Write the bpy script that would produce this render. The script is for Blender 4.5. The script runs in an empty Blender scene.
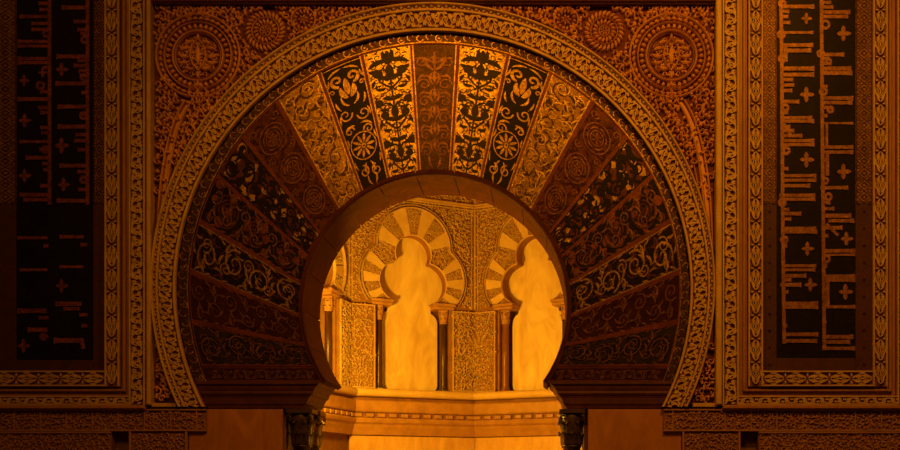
import bpy, math, random
from mathutils import Vector, geometry
sc = bpy.context.scene
COL = sc.collection
U = 0.01
VX, VY, ZF = 548.0, 481.0, 651.0
PI = math.pi
def R(a): return math.radians(a)

# ------------------------------------------------------------------ mapping
def P(px, py, d=0.0, h=0.0):
    """photo-plane position on a wall plane d behind the wall face, raised by h (units of 1 cm)"""
    k = 1 + d / 1000.0
    return ((VX + (px - VX) * k - 450) * U, (d - h) * U, (ZF - (VY + (py - VY) * k)) * U)
def F(d):
    return lambda a, b, h=0.0: P(a, b, d, h)

# ------------------------------------------------------------------ mesh builder
class MB:
    def __init__(s): s.v = []; s.f = []; s.m = []; s.sm = []
    def add(s, vs, fs, m=0, smooth=False):
        n = len(s.v); s.v.extend(vs)
        for f in fs:
            s.f.append(tuple(i + n for i in f)); s.m.append(m); s.sm.append(smooth)
    def build(s, name, mats, parent=None, loc=None):
        me = bpy.data.meshes.new(name)
        if not isinstance(mats, (list, tuple)): mats = [mats]
        off = Vector((0, 0, 0))
        if parent is not None:
            off = parent_world(parent)
        elif s.v:
            xs = [p[0] for p in s.v]; ys = [p[1] for p in s.v]; zs = [p[2] for p in s.v]
            off = Vector(((min(xs) + max(xs)) / 2, (min(ys) + max(ys)) / 2, min(zs)))
        vs = [(p[0] - off[0], p[1] - off[1], p[2] - off[2]) for p in s.v]
        me.from_pydata(vs, [], s.f)
        for m in mats: me.materials.append(m)
        me.polygons.foreach_set('material_index', s.m)
        me.polygons.foreach_set('use_smooth', s.sm)
        me.update()
        o = bpy.data.objects.new(name, me); COL.objects.link(o)
        if parent is not None: o.parent = parent
        else: o.location = off
        return o
def parent_world(o):
    v = Vector(o.location)
    while o.parent: o = o.parent; v = v + o.location
    return v
def empty(name, loc, label=None, cat=None, group=None):
    o = bpy.data.objects.new(name, None); COL.objects.link(o); o.location = loc
    o.empty_display_size = .1
    tag(o, label, cat, group); return o
def tag(o, label=None, cat=None, group=None, kind=None):
    if label: o['label'] = label
    if cat: o['category'] = cat
    if group: o['group'] = group
    if kind: o['kind'] = kind
    return o

def grid(mb, rows, m=0, smooth=True, closed=False, flip=False):
    """rows: list of equal-length lists of points"""
    nr, nc = len(rows), len(rows[0])
    vs = [p for r in rows for p in r]
    fs = []
    for i in range(nr - 1):
        for j in range(nc if closed else nc - 1):
            a = i * nc + j; b = i * nc + (j + 1) % nc
            q = (a, b, b + nc, a + nc)
            fs.append(q[::-1] if flip else q)
    mb.add(vs, fs, m, smooth)

def box(mb, f, a0, a1, b0, b1, h0, h1, m=0, bev=0.0):
    """block in map coordinates with a chamfered front edge"""
    if bev <= 0: bev = min(abs(a1 - a0), abs(b1 - b0), abs(h1 - h0)) * .12
    c = [(a0, b0), (a1, b0), (a1, b1), (a0, b1)]
    i = [(a0 + bev, b0 + bev), (a1 - bev, b0 + bev), (a1 - bev, b1 - bev), (a0 + bev, b1 - bev)]
    vs = [f(x, y, h0) for x, y in c] + [f(x, y, h1 - bev) for x, y in c] + [f(x, y, h1) for x, y in i]
    fs = [(0, 1, 2, 3), (8, 11, 10, 9)]
    for k in range(4):
        l = (k + 1) % 4
        fs += [(k, 4 + k, 4 + l, l), (4 + k, 8 + k, 8 + l, 4 + l)]
    mb.add(vs, fs, m)

def prism(mb, f, loops, h0, h1, m=0, back=True, side_m=None):
    """polygon with holes, from relief height h0 to h1"""
    l3 = [[Vector((x, y, 0)) for x, y in lp] for lp in loops]
    tris = geometry.tessellate_polygon(l3)
    flat = [p for lp in loops for p in lp]
    mb.add([f(x, y, h1) for x, y in flat], [tuple(t) for t in tris], m)
    if back: mb.add([f(x, y, h0) for x, y in flat], [tuple(t)[::-1] for t in tris], m)
    for lp in loops:
        n = len(lp)
        vs = [f(x, y, h0) for x, y in lp] + [f(x, y, h1) for x, y in lp]
        mb.add(vs, [(i, (i + 1) % n, n + (i + 1) % n, n + i) for i in range(n)], m if side_m is None else side_m)

# ------------------------------------------------------------------ ornament: everything is a list of (points, half widths)
def ribbon(mb, f, pts, ws, h, h0=0.0, m=0, flat=False):
    n = len(pts)
    rows = []
    for i in range(n):
        a = pts[max(i - 1, 0)]; b = pts[min(i + 1, n - 1)]
        dx, dy = b[0] - a[0], b[1] - a[1]
        L = math.hypot(dx, dy) or 1e-6
        nx, ny = -dy / L, dx / L
        w = ws[i] if hasattr(ws, '__len__') else ws
        x, y = pts[i]
        if flat:
            rows.append([f(x - nx * w, y - ny * w, h0), f(x - nx * w, y - ny * w, h), f(x + nx * w, y + ny * w, h), f(x + nx * w, y + ny * w, h0)])
        else:
            hh = h0 + (h - h0) * min(1.0, .45 + w * .6)
            rows.append([f(x - nx * w, y - ny * w, h0), f(x - nx * w * .75, y - ny * w * .75, h0 + (hh - h0) * .8), f(x, y, hh),
                         f(x + nx * w * .75, y + ny * w * .75, h0 + (hh - h0) * .8), f(x + nx * w, y + ny * w, h0)])
    grid(mb, rows, m, False)
JR = random.Random(3)
def emit(mb, f, strokes, h, h0=0.0, m=0, flat=False, clip=None, wk=1.0):
    for pts, ws in strokes:
        if clip and not all(clip(*p) for p in pts): continue
        if wk != 1.0: ws = [w * wk for w in ws]
        ribbon(mb, f, pts, ws, h * (1 + JR.uniform(-.08, .08)), h0, m, flat)
def leaf(x, y, ang, L, w, curl=0.0, n=6):
    pts = []; ws = []
    a = ang; px, py = x, y
    for i in range(n + 1):
        t = i / n
        pts.append((px, py)); ws.append(max(.06 * w, w * math.sin(PI * min(1, t * .93 + .04)) ** .8))
        a += curl / n
        px += math.cos(a) * L / n; py += math.sin(a) * L / n
    return (pts, ws)
def spiral(cx, cy, r, a0, turns, w, dirn=1, n=None):
    n = n or max(8, int(12 * turns))
    pts = []; ws = []
    for i in range(n + 1):
        t = i / n
        rr = r * (1 - .86 * t); a = a0 + dirn * t * turns * 2 * PI
        pts.append((cx + rr * math.cos(a), cy + rr * math.sin(a))); ws.append(w * (1 - .35 * t) * (1.5 if i == n else 1))
    return (pts, ws)
def circ(cx, cy, r, w, n=28, a0=0, a1=2 * PI, ry=None):
    ry = ry or r
    return ([(cx + r * math.cos(a0 + (a1 - a0) * i / n), cy + ry * math.sin(a0 + (a1 - a0) * i / n)) for i in range(n + 1)], [w] * (n + 1))
def line(pts, w, sub=1):
    out = []
    for i in range(len(pts) - 1):
        for k in range(sub):
            t = k / sub
            out.append((pts[i][0] + (pts[i + 1][0] - pts[i][0]) * t, pts[i][1] + (pts[i + 1][1] - pts[i][1]) * t))
    out.append(pts[-1]); return (out, [w] * len(out))
def rosette(cx, cy, r, n, w, a0=0, ri=.25):
    return [leaf(cx + math.cos(a0 + 2 * PI * k / n) * r * ri, cy + math.sin(a0 + 2 * PI * k / n) * r * ri, a0 + 2 * PI * k / n, r * (1 - ri), w) for k in range(n)] + [circ(cx, cy, r * ri * .6, r * .09, 8)]
def palmette(x, y, ang, L, w, n=5, spread=1.9):
    out = []
    for k in range(n):
        q = (k - (n - 1) / 2) / ((n - 1) / 2)
        out.append(leaf(x, y, ang + q * spread * .5, L * (1 - .25 * abs(q)), w, q * 1.3))
    return out
def vine(L, W, per, w, rng, leafy=1.0):
    """running scroll along [0,L], across [-W/2, W/2]: one curl in every half wave, leaves in the corners"""
    S = []
    n = max(1, round(L / per)); per = L / n; hp = per / 2
    r = min(W * .36, hp * .42)
    for k in range(2 * n):
        x = (k + .5) * hp; sg = 1 if k % 2 == 0 else -1
        a = rng.uniform(-.25, .25)
        S.append(spiral(x, 0, r, sg * PI / 2 + PI + a, 1.35, w * .8, -sg))
        S.append(([(x - hp * .5 + hp * t, sg * W * (.40 * math.cos(PI * t))) for t in [i / 8 for i in range(9)]], [w * .75] * 9))
        S.append(leaf(x + hp * .30, -sg * W * .40, PI * .92 * sg, hp * .5, w * 1.35, -sg * .5))
        S.append(leaf(x - hp * .30, sg * W * .42, -sg * .15, hp * .5, w * 1.35, -sg * .3))
        S.append(leaf(x + hp * .42, sg * W * .36, -sg * 1.9, W * .34, w * 1.3, sg * .9))
        S.append(leaf(x - hp * .42, -sg * W * .36, sg * 1.2, W * .34, w * 1.3, sg * .9))
        S.append(leaf(x - r * .1, sg * r * .1, rng.uniform(0, 6.3), r * .7, w * 1.1, .8, 4))
    return S
def palm_chain(L, W, per, w):
    """symmetric chain of lozenges with buds and chevron leaves"""
    S = []
    n = max(1, round(L / per)); per = L / n
    for k in range(n):
        x = k * per; c = x + per * .5; q = per * .2
        S.append(line([(c - q, 0), (c, W * .26), (c + q, 0), (c, -W * .26), (c - q, 0)], w * .75))
        S.append(leaf(c - q * .6, 0, 0, q * 1.2, w * 1.1, 0, 4))
        for sg in (-1, 1):
            for d, y0, Ln in ((.06, .02, .62), (.20, .04, .55), (-.06 + 1, .02, .62), (.80, .04, .55)):
                fw = 1 if d < .5 else -1
                S.append(leaf(x + per * d, sg * W * y0, (sg * .72 if fw > 0 else PI - sg * .72), W * Ln, w * 1.15, -sg * fw * .35, 5))
            S.append(leaf(c - q * .9, sg * W * .46, -sg * .25, q * 1.6, w * .95, sg * .5, 4))
            S.append(leaf(c + q * .1, sg * W * .36, sg * .1, q * 1.2, w * .9, -sg * .5, 4))
            S.append(leaf(x + per * .02, sg * W * .16, sg * PI / 2, W * .3, w * 1.0, 0, 4))
    return S
def curls(inside, x0, x1, y0, y1, sp, rng, w=.6, r=.5):
    """dense leafy scrollwork over a region"""
    S = []
    ny = int((y1 - y0) / (sp * .87)) + 1; nx = int((x1 - x0) / sp) + 1
    for j in range(ny + 1):
        for i in range(nx + 1):
            x = x0 + (i + (.5 if j % 2 else 0)) * sp + rng.uniform(-.1, .1) * sp
            y = y0 + j * sp * .87 + rng.uniform(-.1, .1) * sp
            if not inside(x, y): continue
            a = rng.uniform(0, 2 * PI); dr = 1 if (i + j) % 2 else -1
            S.append(spiral(x, y, sp * r * .72, a, 1.0, w * .8, dr, 9))
            for k in range(3):
                b = a + k * 2.1 + rng.uniform(-.3, .3)
                S.append(leaf(x + math.cos(b) * sp * r * .75, y + math.sin(b) * sp * r * .75, b + dr * .9, sp * .48, w * 1.35, -dr * 1.2, 4))
    return S

# ------------------------------------------------------------------ materials
def mat(name, c1, c2=None, rough=.7, metal=0.0, scale=6.0, bump=.15, bscale=60.0, tess=0.0, tscale=110.0, spec=.4, streak=False):
    m = bpy.data.materials.new(name); m.use_nodes = True
    nt = m.node_tree; N = nt.nodes; L = nt.links
    b = N['Principled BSDF']
    b.inputs['Roughness'].default_value = rough; b.inputs['Metallic'].default_value = metal
    b.inputs['Specular IOR Level'].default_value = spec
    tc = N.new('ShaderNodeNewGeometry')
    c2 = c2 or tuple(x * .65 for x in c1)
    nz = N.new('ShaderNodeTexNoise'); nz.inputs['Scale'].default_value = scale; nz.inputs['Detail'].default_value = 8
    nz.inputs['Roughness'].default_value = .62
    if streak:
        mp = N.new('ShaderNodeMapping'); mp.inputs['Scale'].default_value = (1, 1, .35); mp.inputs['Rotation'].default_value = (0, .6, 0)
        L.new(tc.outputs['Position'], mp.inputs[0]); L.new(mp.outputs[0], nz.inputs['Vector'])
        nz.inputs['Distortion'].default_value = 1.4
    else: L.new(tc.outputs['Position'], nz.inputs['Vector'])
    cr = N.new('ShaderNodeValToRGB'); cr.color_ramp.elements[0].position = .32; cr.color_ramp.elements[1].position = .68
    cr.color_ramp.elements[0].color = (*c2, 1); cr.color_ramp.elements[1].color = (*c1, 1)
    L.new(nz.outputs['Fac'], cr.inputs[0]); col = cr.outputs[0]
    bn = N.new('ShaderNodeTexNoise'); bn.inputs['Scale'].default_value = bscale; bn.inputs['Detail'].default_value = 5
    L.new(tc.outputs['Position'], bn.inputs['Vector']); hsrc = bn.outputs['Fac']
    if tess > 0:
        vo = N.new('ShaderNodeTexVoronoi'); vo.inputs['Scale'].default_value = tscale
        L.new(tc.outputs['Position'], vo.inputs['Vector'])
        sp = N.new('ShaderNodeSeparateColor'); L.new(vo.outputs['Color'], sp.inputs[0])
        mr = N.new('ShaderNodeMapRange'); mr.inputs['To Min'].default_value = 1 - tess; mr.inputs['To Max'].default_value = 1 + tess * .5
        L.new(sp.outputs[0], mr.inputs['Value'])
        vm = N.new('ShaderNodeVectorMath'); vm.operation = 'SCALE'
        L.new(col, vm.inputs[0]); L.new(mr.outputs[0], vm.inputs['Scale']); col = vm.outputs[0]
        hsrc = sp.outputs[1]
    L.new(col, b.inputs['Base Color'])
    bp = N.new('ShaderNodeBump'); bp.inputs['Strength'].default_value = bump; bp.inputs['Distance'].default_value = .01
    L.new(hsrc, bp.inputs['Height']); L.new(bp.outputs[0], b.inputs['Normal'])
    return m
M = {}
M['stucco'] = mat('carved_marble', (.60, .45, .24), (.42, .29, .14), rough=.6)
M['stuccod'] = mat('carved_ground', (.23, .105, .036), (.14, .055, .018), rough=.8)  # recess shade put into the ground colour, with traces of red pigment
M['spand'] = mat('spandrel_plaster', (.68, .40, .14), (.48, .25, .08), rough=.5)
M['spandg'] = mat('spandrel_ground', (.13, .038, .012), (.08, .020, .007), rough=.85)  # pocket shade darkens this colour for relief contrast, over red pigment
M['fillet'] = mat('plain_marble', (.60, .46, .20), (.42, .29, .12), rough=.5, scale=9, streak=True)
M['fillet2'] = mat('brown_marble', (.40, .22, .08), (.28, .14, .045), rough=.5, scale=9, streak=True)
M['frieze'] = mat('frieze_stone', (.36, .20, .09), (.26, .14, .06), rough=.75)
M['friezeg'] = mat('frieze_ground', (.22, .10, .04), (.16, .07, .028), rough=.85)  # shade between the carving put into the colour
M['slab'] = mat('dado_marble', (.42, .21, .085), (.27, .12, .045), rough=.45, scale=4, streak=True)
M['gold'] = mat('gold_mosaic', (.72, .53, .09), (.32, .20, .04), rough=.38, metal=.92, scale=16, tess=.65, bump=.6)
M['golddull'] = mat('olive_gold_mosaic', (.38, .25, .06), (.17, .10, .028), rough=.36, metal=.88, scale=8, tess=.5, bump=.5)
M['goldline'] = mat('gold_line_mosaic', (.56, .38, .09), (.26, .16, .04), rough=.38, metal=.85, scale=16, tess=.6, bump=.5)
M['goldfaint'] = mat('faded_gold_mosaic', (.24, .12, .033), (.10, .045, .013), rough=.4, metal=.75, scale=16, tess=.5, bump=.4)
M['green'] = mat('dark_green_mosaic', (.030, .018, .006), (.012, .008, .003), rough=.4, scale=14, tess=.6, bump=.4, spec=.2)
M['olive'] = mat('olive_mosaic', (.10, .055, .014), (.045, .024, .006), rough=.4, scale=12, tess=.6, metal=.5, bump=.4, spec=.2)
M['black'] = mat('black_mosaic', (.010, .006, .004), (.004, .003, .002), rough=.4, scale=14, tess=.6, bump=.4, spec=.15)
M['red'] = mat('red_mosaic', (.062, .018, .006), (.03, .008, .003), rough=.4, scale=10, tess=.5, metal=.5, bump=.4, spec=.15)
M['brown'] = mat('brown_mosaic', (.12, .043, .012), (.05, .017, .006), rough=.42, scale=8, tess=.5, metal=.6, bump=.4, spec=.2)
M['redline'] = mat('red_line_mosaic', (.20, .060, .016), (.10, .028, .009), rough=.45, tess=.4, metal=.3, spec=.2)
M['letter'] = mat('letter_mosaic', (.40, .21, .07), (.20, .085, .025), rough=.45, metal=.35, scale=16, tess=.5, bump=.4)
M['letterdim'] = mat('shaded_letter_mosaic', (.30, .085, .025), (.10, .025, .008), rough=.5, metal=.2, scale=12, tess=.6, bump=.4)  # dimmer, redder letters: weaker light on the left put into the colour
M['field'] = mat('inscription_ground', (.011, .008, .004), (.005, .004, .002), rough=.45, scale=10, tess=.6, bump=.3, spec=.15)
M['border'] = mat('border_mosaic', (.30, .18, .05), (.16, .09, .022), rough=.45, metal=.3, scale=10, tess=.6, bump=.4)
M['borderold'] = mat('painted_border', (.075, .024, .008), (.045, .015, .006), rough=.6, scale=10, tess=.3)
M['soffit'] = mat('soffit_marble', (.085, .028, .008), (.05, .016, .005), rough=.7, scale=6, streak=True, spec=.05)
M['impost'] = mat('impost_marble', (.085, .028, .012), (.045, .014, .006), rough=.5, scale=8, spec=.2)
M['capital'] = mat('dark_green_marble', (.075, .05, .025), (.03, .02, .010), rough=.35, scale=9)
M['capitalw'] = mat('lit_capital_marble', (.22, .12, .05), (.10, .05, .02), rough=.4, scale=9)  # lighter and browner: chamber glow on the rear capitals painted in
M['shaft'] = mat('column_marble', (.05, .03, .02), (.02, .012, .008), rough=.25, scale=5, streak=True)
M['cstucco'] = mat('chamber_plaster', (.60, .42, .19), (.44, .28, .12), rough=.7)
M['cground'] = mat('chamber_plaster_ground', (.36, .18, .06), (.25, .12, .04), rough=.85)  # darker than the relief: shade behind it is part of the colour
M['nicheback'] = mat('niche_ground', (.22, .10, .03), (.14, .06, .02), rough=.85)  # shade around the slab put into the colour of the niche back
M['cplain'] = mat('chamber_plain_stone', (.70, .52, .27), (.58, .40, .19), rough=.55)
M['cslab'] = mat('niche_marble', (.90, .74, .42), (.62, .42, .19), rough=.45, scale=3.6, streak=True)
M['cshaft'] = mat('colonnette_marble', (.085, .035, .02), (.03, .014, .010), rough=.3, scale=7, streak=True)
M['cshaftr'] = mat('red_colonnette_marble', (.30, .12, .05), (.16, .06, .03), rough=.3, scale=7, streak=True)
M['ccap'] = mat('gilt_capital', (.52, .30, .12), (.36, .18, .07), rough=.5)
M['cdado'] = mat('chamber_dado_marble', (.70, .46, .20), (.50, .28, .11), rough=.4, scale=3.5, streak=True)
M['ccorn'] = mat('chamber_cornice_marble', (.46, .25, .085), (.32, .16, .05), rough=.5, scale=6)  # darker than the roll: shading below it is painted in
M['dent'] = mat('cornice_inlay_and_shade', (.30, .13, .045), (.16, .06, .022), rough=.6)  # dark inlay; also colours the painted shadow line under the roll
M['wall'] = mat('plain_wall', (.22, .13, .07), rough=.85)
M['floor'] = mat('stone_floor', (.30, .20, .12), (.20, .12, .07), rough=.5, scale=2)

# ------------------------------------------------------------------ arch geometry (front)
CI, RI = (433.5, 289.5), 256.5      # ring inner
CO, RO = (433.3, 285.6), 281.5      # ring outer
C1, R1 = (434.5, 289.0), 246.0      # voussoirs outer
C2, R2 = (435.0, 306.0), 131.4      # opening
def on(c, r, th): return (c[0] + r * math.sin(th), c[1] - r * math.cos(th))
def th_at_y(c, r, y): return math.acos(max(-1, min(1, (c[1] - y) / r)))
TI, TO = th_at_y(CI, RI, 407), th_at_y(CO, RO, 407)
def ringpt(t, q):        # t -1..1 left to right, q 0 inner ..1 outer
    a = on(CI, RI, TI * t); b = on(CO, RO, TO * t)
    return (a[0] + (b[0] - a[0]) * q, a[1] + (b[1] - a[1]) * q)
RLEN = 2 * TI * 269
def ringmap(d):          # a along 0..RLEN, b across -12.5..12.5
    def f(a, b, h=0.0):
        x, y = ringpt(a / RLEN * 2 - 1, .5 + b / 25.0); return P(x, y, d, h)
    return f
def arcstrip(mb, f, a0, a1, b0, b1, h0, h1, n, m=0, bev=.4, rnd=False):
    rows = []
    for i in range(n + 1):
        a = a0 + (a1 - a0) * i / n
        if rnd:
            prof = [(b0, h0)] + [((b0 + b1) / 2 - (b1 - b0) / 2 * math.cos(PI * k / 6), h0 + (h1 - h0) * math.sin(PI * k / 6)) for k in range(1, 6)] + [(b1, h0)]
        else: prof = [(b0, h0), (b0, h1 - bev), (b0 + bev, h1), (b1 - bev, h1), (b1, h1 - bev), (b1, h0)]
        rows.append([f(a, b, h) for b, h in prof])
    grid(mb, rows, m, rnd)
    c = [f(a0, b, h) for b, h in prof]; mb.add(c, [tuple(range(len(c)))], m)
    c = [f(a1, b, h) for b, h in prof]; mb.add(c, [tuple(range(len(c)))[::-1]], m)

# ================================================================== SETTING
# front wall with the arched opening
def wall_front():
    mb = MB(); f = F(14)
    hole = []
    n = 48; te = th_at_y(C2, 139, 381)
    hole += [on(C2, 139, -te + 2 * te * i / n) for i in range(n + 1)]
    hole += [(566, 409), (584, 411), (584, 650.99), (286, 650.99), (286, 411), (304, 409)]
    outer = [(-260, -260), (1160, -260), (1160, 651), (584.01, 651), (584, 650.99)]
    outer = [(-260, -260), (1160, -260), (1160, 650.995), (-260, 650.995)]
    # make the opening reach the floor by a notch instead of a hole
    poly = [(-260, 651), (-260, -260), (1160, -260), (1160, 651), (584, 651), (584, 408), (577, 408), (577, 381)] + \
           [on(C2, 139, te - 2 * te * i / n) for i in range(n + 1)] + [(293, 381), (293, 408), (286, 408), (286, 651)]
    g = lambda a, b, h: P(a, b, 14, h) if b < 650 else (P(a, b, 14, h)[0], (14 - h) * U, 0.0)
    prism(mb, g, [poly], -60, 0, 0)
    o = mb.build('wall_front', M['wall']); tag(o, kind='structure')
wall_front()
def floor():
    mb = MB()
    f = lambda a, b, h=0.0: (a, b, h)
    box(mb, f, -7.1, 7.1, -12.5, 0.13, -.2, 0.0)
    o = mb.build('floor', M['floor']); tag(o, kind='structure')
floor()

# ================================================================== ARCHIVOLT RING
ar = empty('archivolt', P(433, 407, 14), 'wide carved marble ring framing the horseshoe arch, beads along its outer edge', 'arch moulding')
rm = ringmap(4)
mb = MB(); arcstrip(mb, rm, 0, RLEN, -12.5, 12.5, -6, 2.0, 150)
mb.build('backing_band', M['stuccod'], ar)
mb = MB()
emit(mb, rm, [([(a, b - 2.3) for a, b in p], w) for p, w in vine(RLEN, 15.0, 17.0, .8, random.Random(5))], 4.6, 2.0, 0, True)
mb.build('carved_band', M['stucco'], ar)
for b0, b1, h1, rnd in ((-12.5, -10.2, 6.0, False), (5.0, 7.0, 5.6, False), (9.7, 12.6, 7.0, True)):
    mb = MB(); arcstrip(mb, rm, 0, RLEN, b0, b1, 1.5, h1, 150, rnd=rnd); mb.build('fillet', M['stucco'], ar)
mb = MB()
for i in range(300):
    a = (i + .5) * RLEN / 300
    emit(mb, rm, [leaf(a - 1.6, 8.3, 0.35 if i % 2 else -.35, 3.6, 1.15, 0, 4)], 5.2, 2.0)
mb.build('bead_row', M['stucco'], ar)

# ================================================================== HORSESHOE ARCH
ha = empty('horseshoe_arch', P(435, 381, 14), 'big horseshoe arch of gold, black and red mosaic wedge blocks around the glowing opening', 'arch')
OJ = [(459, 42), (509, 52), (551, 73), (593, 100), (630, 135), (654, 174), (672, 221), (680, 271), (678, 322), (669, 367)]
IJ = [(451, 172), (481, 179), (508, 193), (530, 212), (549, 235), (561, 257), (567, 285), (569, 317), (564, 346), (555, 367)]
ot = [math.atan2(x - C1[0], C1[1] - y) for x, y in OJ]; it = [math.atan2(x - C2[0], C2[1] - y) for x, y in IJ]
FM = 4.5
def wedge(a0, b0, a1, b1, mirror=1, d=FM, pad=.55):
    """map: s -1..1 across, t 0..1 from inner to outer rim"""
    def f(s, t, h=0.0):
        k = (s + 1) / 2
        A = on(C2, R2 + 2.2, (a0 + (a1 - a0) * k)); B = on(C1, R1, (b0 + (b1 - b0) * k))
        x = A[0] + (B[0] - A[0]) * t; y = A[1] + (B[1] - A[1]) * t
        if mirror < 0: x = 870 - x
        return P(x, y, d, h)
    return f
def scaled(f, ws, L):    # local px units: a across (-ws..ws), b along (0..L)
    return lambda a, b, h=0.0: f(a / ws, b / L, h)
def sym(S): return S + [([(-x, y) for x, y in p], w) for p, w in S]
def pat_center(L):
    S = []
    for i, t in enumerate((.16, .29, .42, .55, .68)):
        S += sym([spiral(8.5, L * t, 6, PI if i % 2 else 0, 1.3, .6, -1 if i % 2 else 1), leaf(1, L * t, .6, 13, 1.0, 1.6), leaf(1, L * t + 5, 1.0, 12, .9, -1.4), leaf(13, L * t + 4, 1.7, 8, 1.0, .9)])
        S += [leaf(0, L * t + 2, PI / 2, 11, 1.5)]
    S += sym([leaf(1, L * .80, .3, 14, 1.3, 1.3), leaf(1, L * .84, 1.0, 15, 1.2, -1.0), spiral(10, L * .86, 5, PI, 1.2, .6, 1), leaf(2, 4, .7, 13, 1.1, 1.0)])
    return S + [circ(0, L * .84, 6, .6, 16), leaf(0, L * .8, PI / 2, 16, 1.5)]
def trefoil_flower(x, y, ang, r, w):
    return [leaf(x, y, ang, r, w), leaf(x, y, ang + .9, r * .8, w * .8, -.9), leaf(x, y, ang - .9, r * .8, w * .8, .9)]
def pat_gold(L):
    S = [line([(0, 3), (0, L - 12)], .8, 8)]
    T = []
    for k, t in enumerate((.05, .21, .37, .53, .69)):
        y = L * t; w = 5.5 + k * .3
        br = [(0, y), (3, y + 5), (7, y + 6.5), (10.5, y + 5)] if k % 2 else [(0, y), (4, y + 3), (8.5, y + 8), (9, y + 12)]
        T.append((br, [.8] * 4))
        ex, ey = br[-1]
        T += trefoil_flower(ex, ey, PI / 2 if not k % 2 else .9, 8, 2.5)
        T += [leaf(.5, y + 8, .9, 9, 2.0, -.9), leaf(15.5, y + 3, PI / 2 + .2, 8, 1.5, .5), leaf(5, y + 1, -.6, 8, 1.5, 1.2)]
    T += [leaf(0, L * .90, .35, 16, 2.3, -1.0), leaf(0, L * .87, 1.0, 14, 2.0, .6), leaf(5, L * .84, -.4, 11, 1.6, .9)]
    for t in (.14, .45, .77): S += [leaf(0, L * t, PI / 2, 13, 3.4)]
    return S + sym(T) + [leaf(0, L * .9, PI / 2, 10, 2)]
def pat_scroll(L):       # dark voussoir, big trefoil flower, scrolls, rosette
    S = [line([(-15.5, 2), (-16, L - 3), (16, L - 3), (15.5, 2), (-15.5, 2)], .5, 6)]
    S += [leaf(0, L * .74, PI / 2, 16, 3.4), leaf(1, L * .72, .5, 13, 3, 1.2), leaf(-1, L * .72, PI - .5, 13, 3, -1.2)]
    S += [spiral(6.5, L * .87, 6, -PI / 2, 1.15, 1.5, 1), spiral(-6.5, L * .87, 6, -PI / 2, 1.15, 1.5, -1)]
    S += [spiral(8, L * .60, 6.5, PI, 1.3, .9, 1), spiral(-8, L * .57, 6.5, 0, 1.3, .9, -1), spiral(9, L * .47, 5, PI, 1.2, .8, -1), spiral(-9, L * .44, 5, 0, 1.2, .8, 1)]
    S += sym([leaf(2, L * .66, .2, 13, 1.3, 1.6), leaf(3, L * .50, .4, 12, 1.3, -1.4)])
    S += rosette(0, L * .33, 11.5, 10, 1.6) + [circ(0, L * .33, 13, .6, 24)]
    S += sym([leaf(6, L * .82, .1, 9, 1.4, 1.5), leaf(13, L * .90, -1.6, 10, 1.1, .8), leaf(13, L * .72, -1.4, 10, 1.1, -.8), leaf(14, L * .54, 1.4, 9, 1.0, .6), leaf(13.5, L * .42, -1.7, 8, 1.0, .5), leaf(14, L * .24, -1.4, 9, 1.0, -.6), spiral(13, L * .80, 2.6, 0, 1.1, .7, 1), leaf(1, L * .95, .1, 13, 1.1, -.8)])
    S += [spiral(7, L * .14, 6, PI / 2, 1.3, .9, 1), spiral(-7, L * .12, 6, PI / 2, 1.3, .9, -1)] + sym([leaf(2, L * .2, -.6, 12, 1.3, -1.4), leaf(2, 3, .6, 11, 1.2, 1.3)])
    return S
def pat_curls(L, rng, n=7, w=.8, r=8):
    S = []
    for k in range(n):
        y = L * (k + .6) / (n + .2); sg = 1 if k % 2 else -1
        S += [spiral(sg * 5.5, y, r, rng.uniform(0, 6), 1.5, w, sg), leaf(-sg * 4, y, PI / 2 + sg * .8, 12, w * 1.8, sg * 1.5), leaf(-sg * 8, y - 4, PI / 2 - sg * .3, 9, w * 1.6, -sg * 1.4),
              leaf(sg * 9, y + 5, PI / 2 + sg * .7, 8, w * 1.6, -sg * 1.2), leaf(-sg * 12, y + 3, PI / 2, 9, w * 1.3, sg)]
        S += [spiral(-sg * 10.5, y + 1, r * .55, rng.uniform(0, 6), 1.2, w * .8, -sg), leaf(sg * 14, y - 3, PI / 2, 8, w * 1.2, -sg * .6), leaf(-sg * 14, y - 7, PI / 2, 7, w * 1.1, sg * .6), leaf(sg * 2, y - 8, sg * .2, 9, w * 1.3, sg)]
    return S
def pat_vines(L, rng):   # tangle of dark stems with small leaves
    S = []
    for ph in (0, PI):
        S.append(([(10 * math.sin(PI * 2.5 * t + ph), L * t) for t in [i / 30 for i in range(31)]], [.9] * 31))
    for k in range(24):
        y = rng.uniform(3, L - 8); x = rng.uniform(-13, 13)
        S.append(leaf(x, y, rng.uniform(0, 6.3), rng.uniform(6, 10), rng.uniform(1.6, 2.6), rng.uniform(-1.6, 1.6)))
    for k in range(7): S.append(spiral(rng.uniform(-8, 8), L * (k + .5) / 7, 7, rng.uniform(0, 6), 1.2, 1.0, rng.choice((-1, 1))))
    return S
def blobs(L, rng, n=9, r=3.0):
    S = []
    for k in range(n):
        for x in (-11, 0, 11):
            x += rng.uniform(-2.5, 2.5); y = L * (k + .6) / (n + .2) + rng.uniform(-4, 4); q = r * rng.uniform(.6, 1.15)
            S.append(leaf(x - q, y, rng.uniform(-1.5, 1.5), q * 2.2, q * .85))
    return S
def pat_circles(L, rng):
    S = []
    for t in (.22, .52, .8):
        S += [circ(0, L * t, 12, .8, 24), circ(0, L * t, 6, .7, 16)] + rosette(0, L * t, 5, 6, 1.0)
        for a in range(6): S.append(leaf(8 * math.cos(a), L * t + 8 * math.sin(a), a + 1.2, 8, 1.1, 1.4))
    return S + [spiral(sg * 11, L * t, 4, 0, 1.2, .7, sg) for t in (.07, .37, .67, .93) for sg in (-1, 1)]
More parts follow.
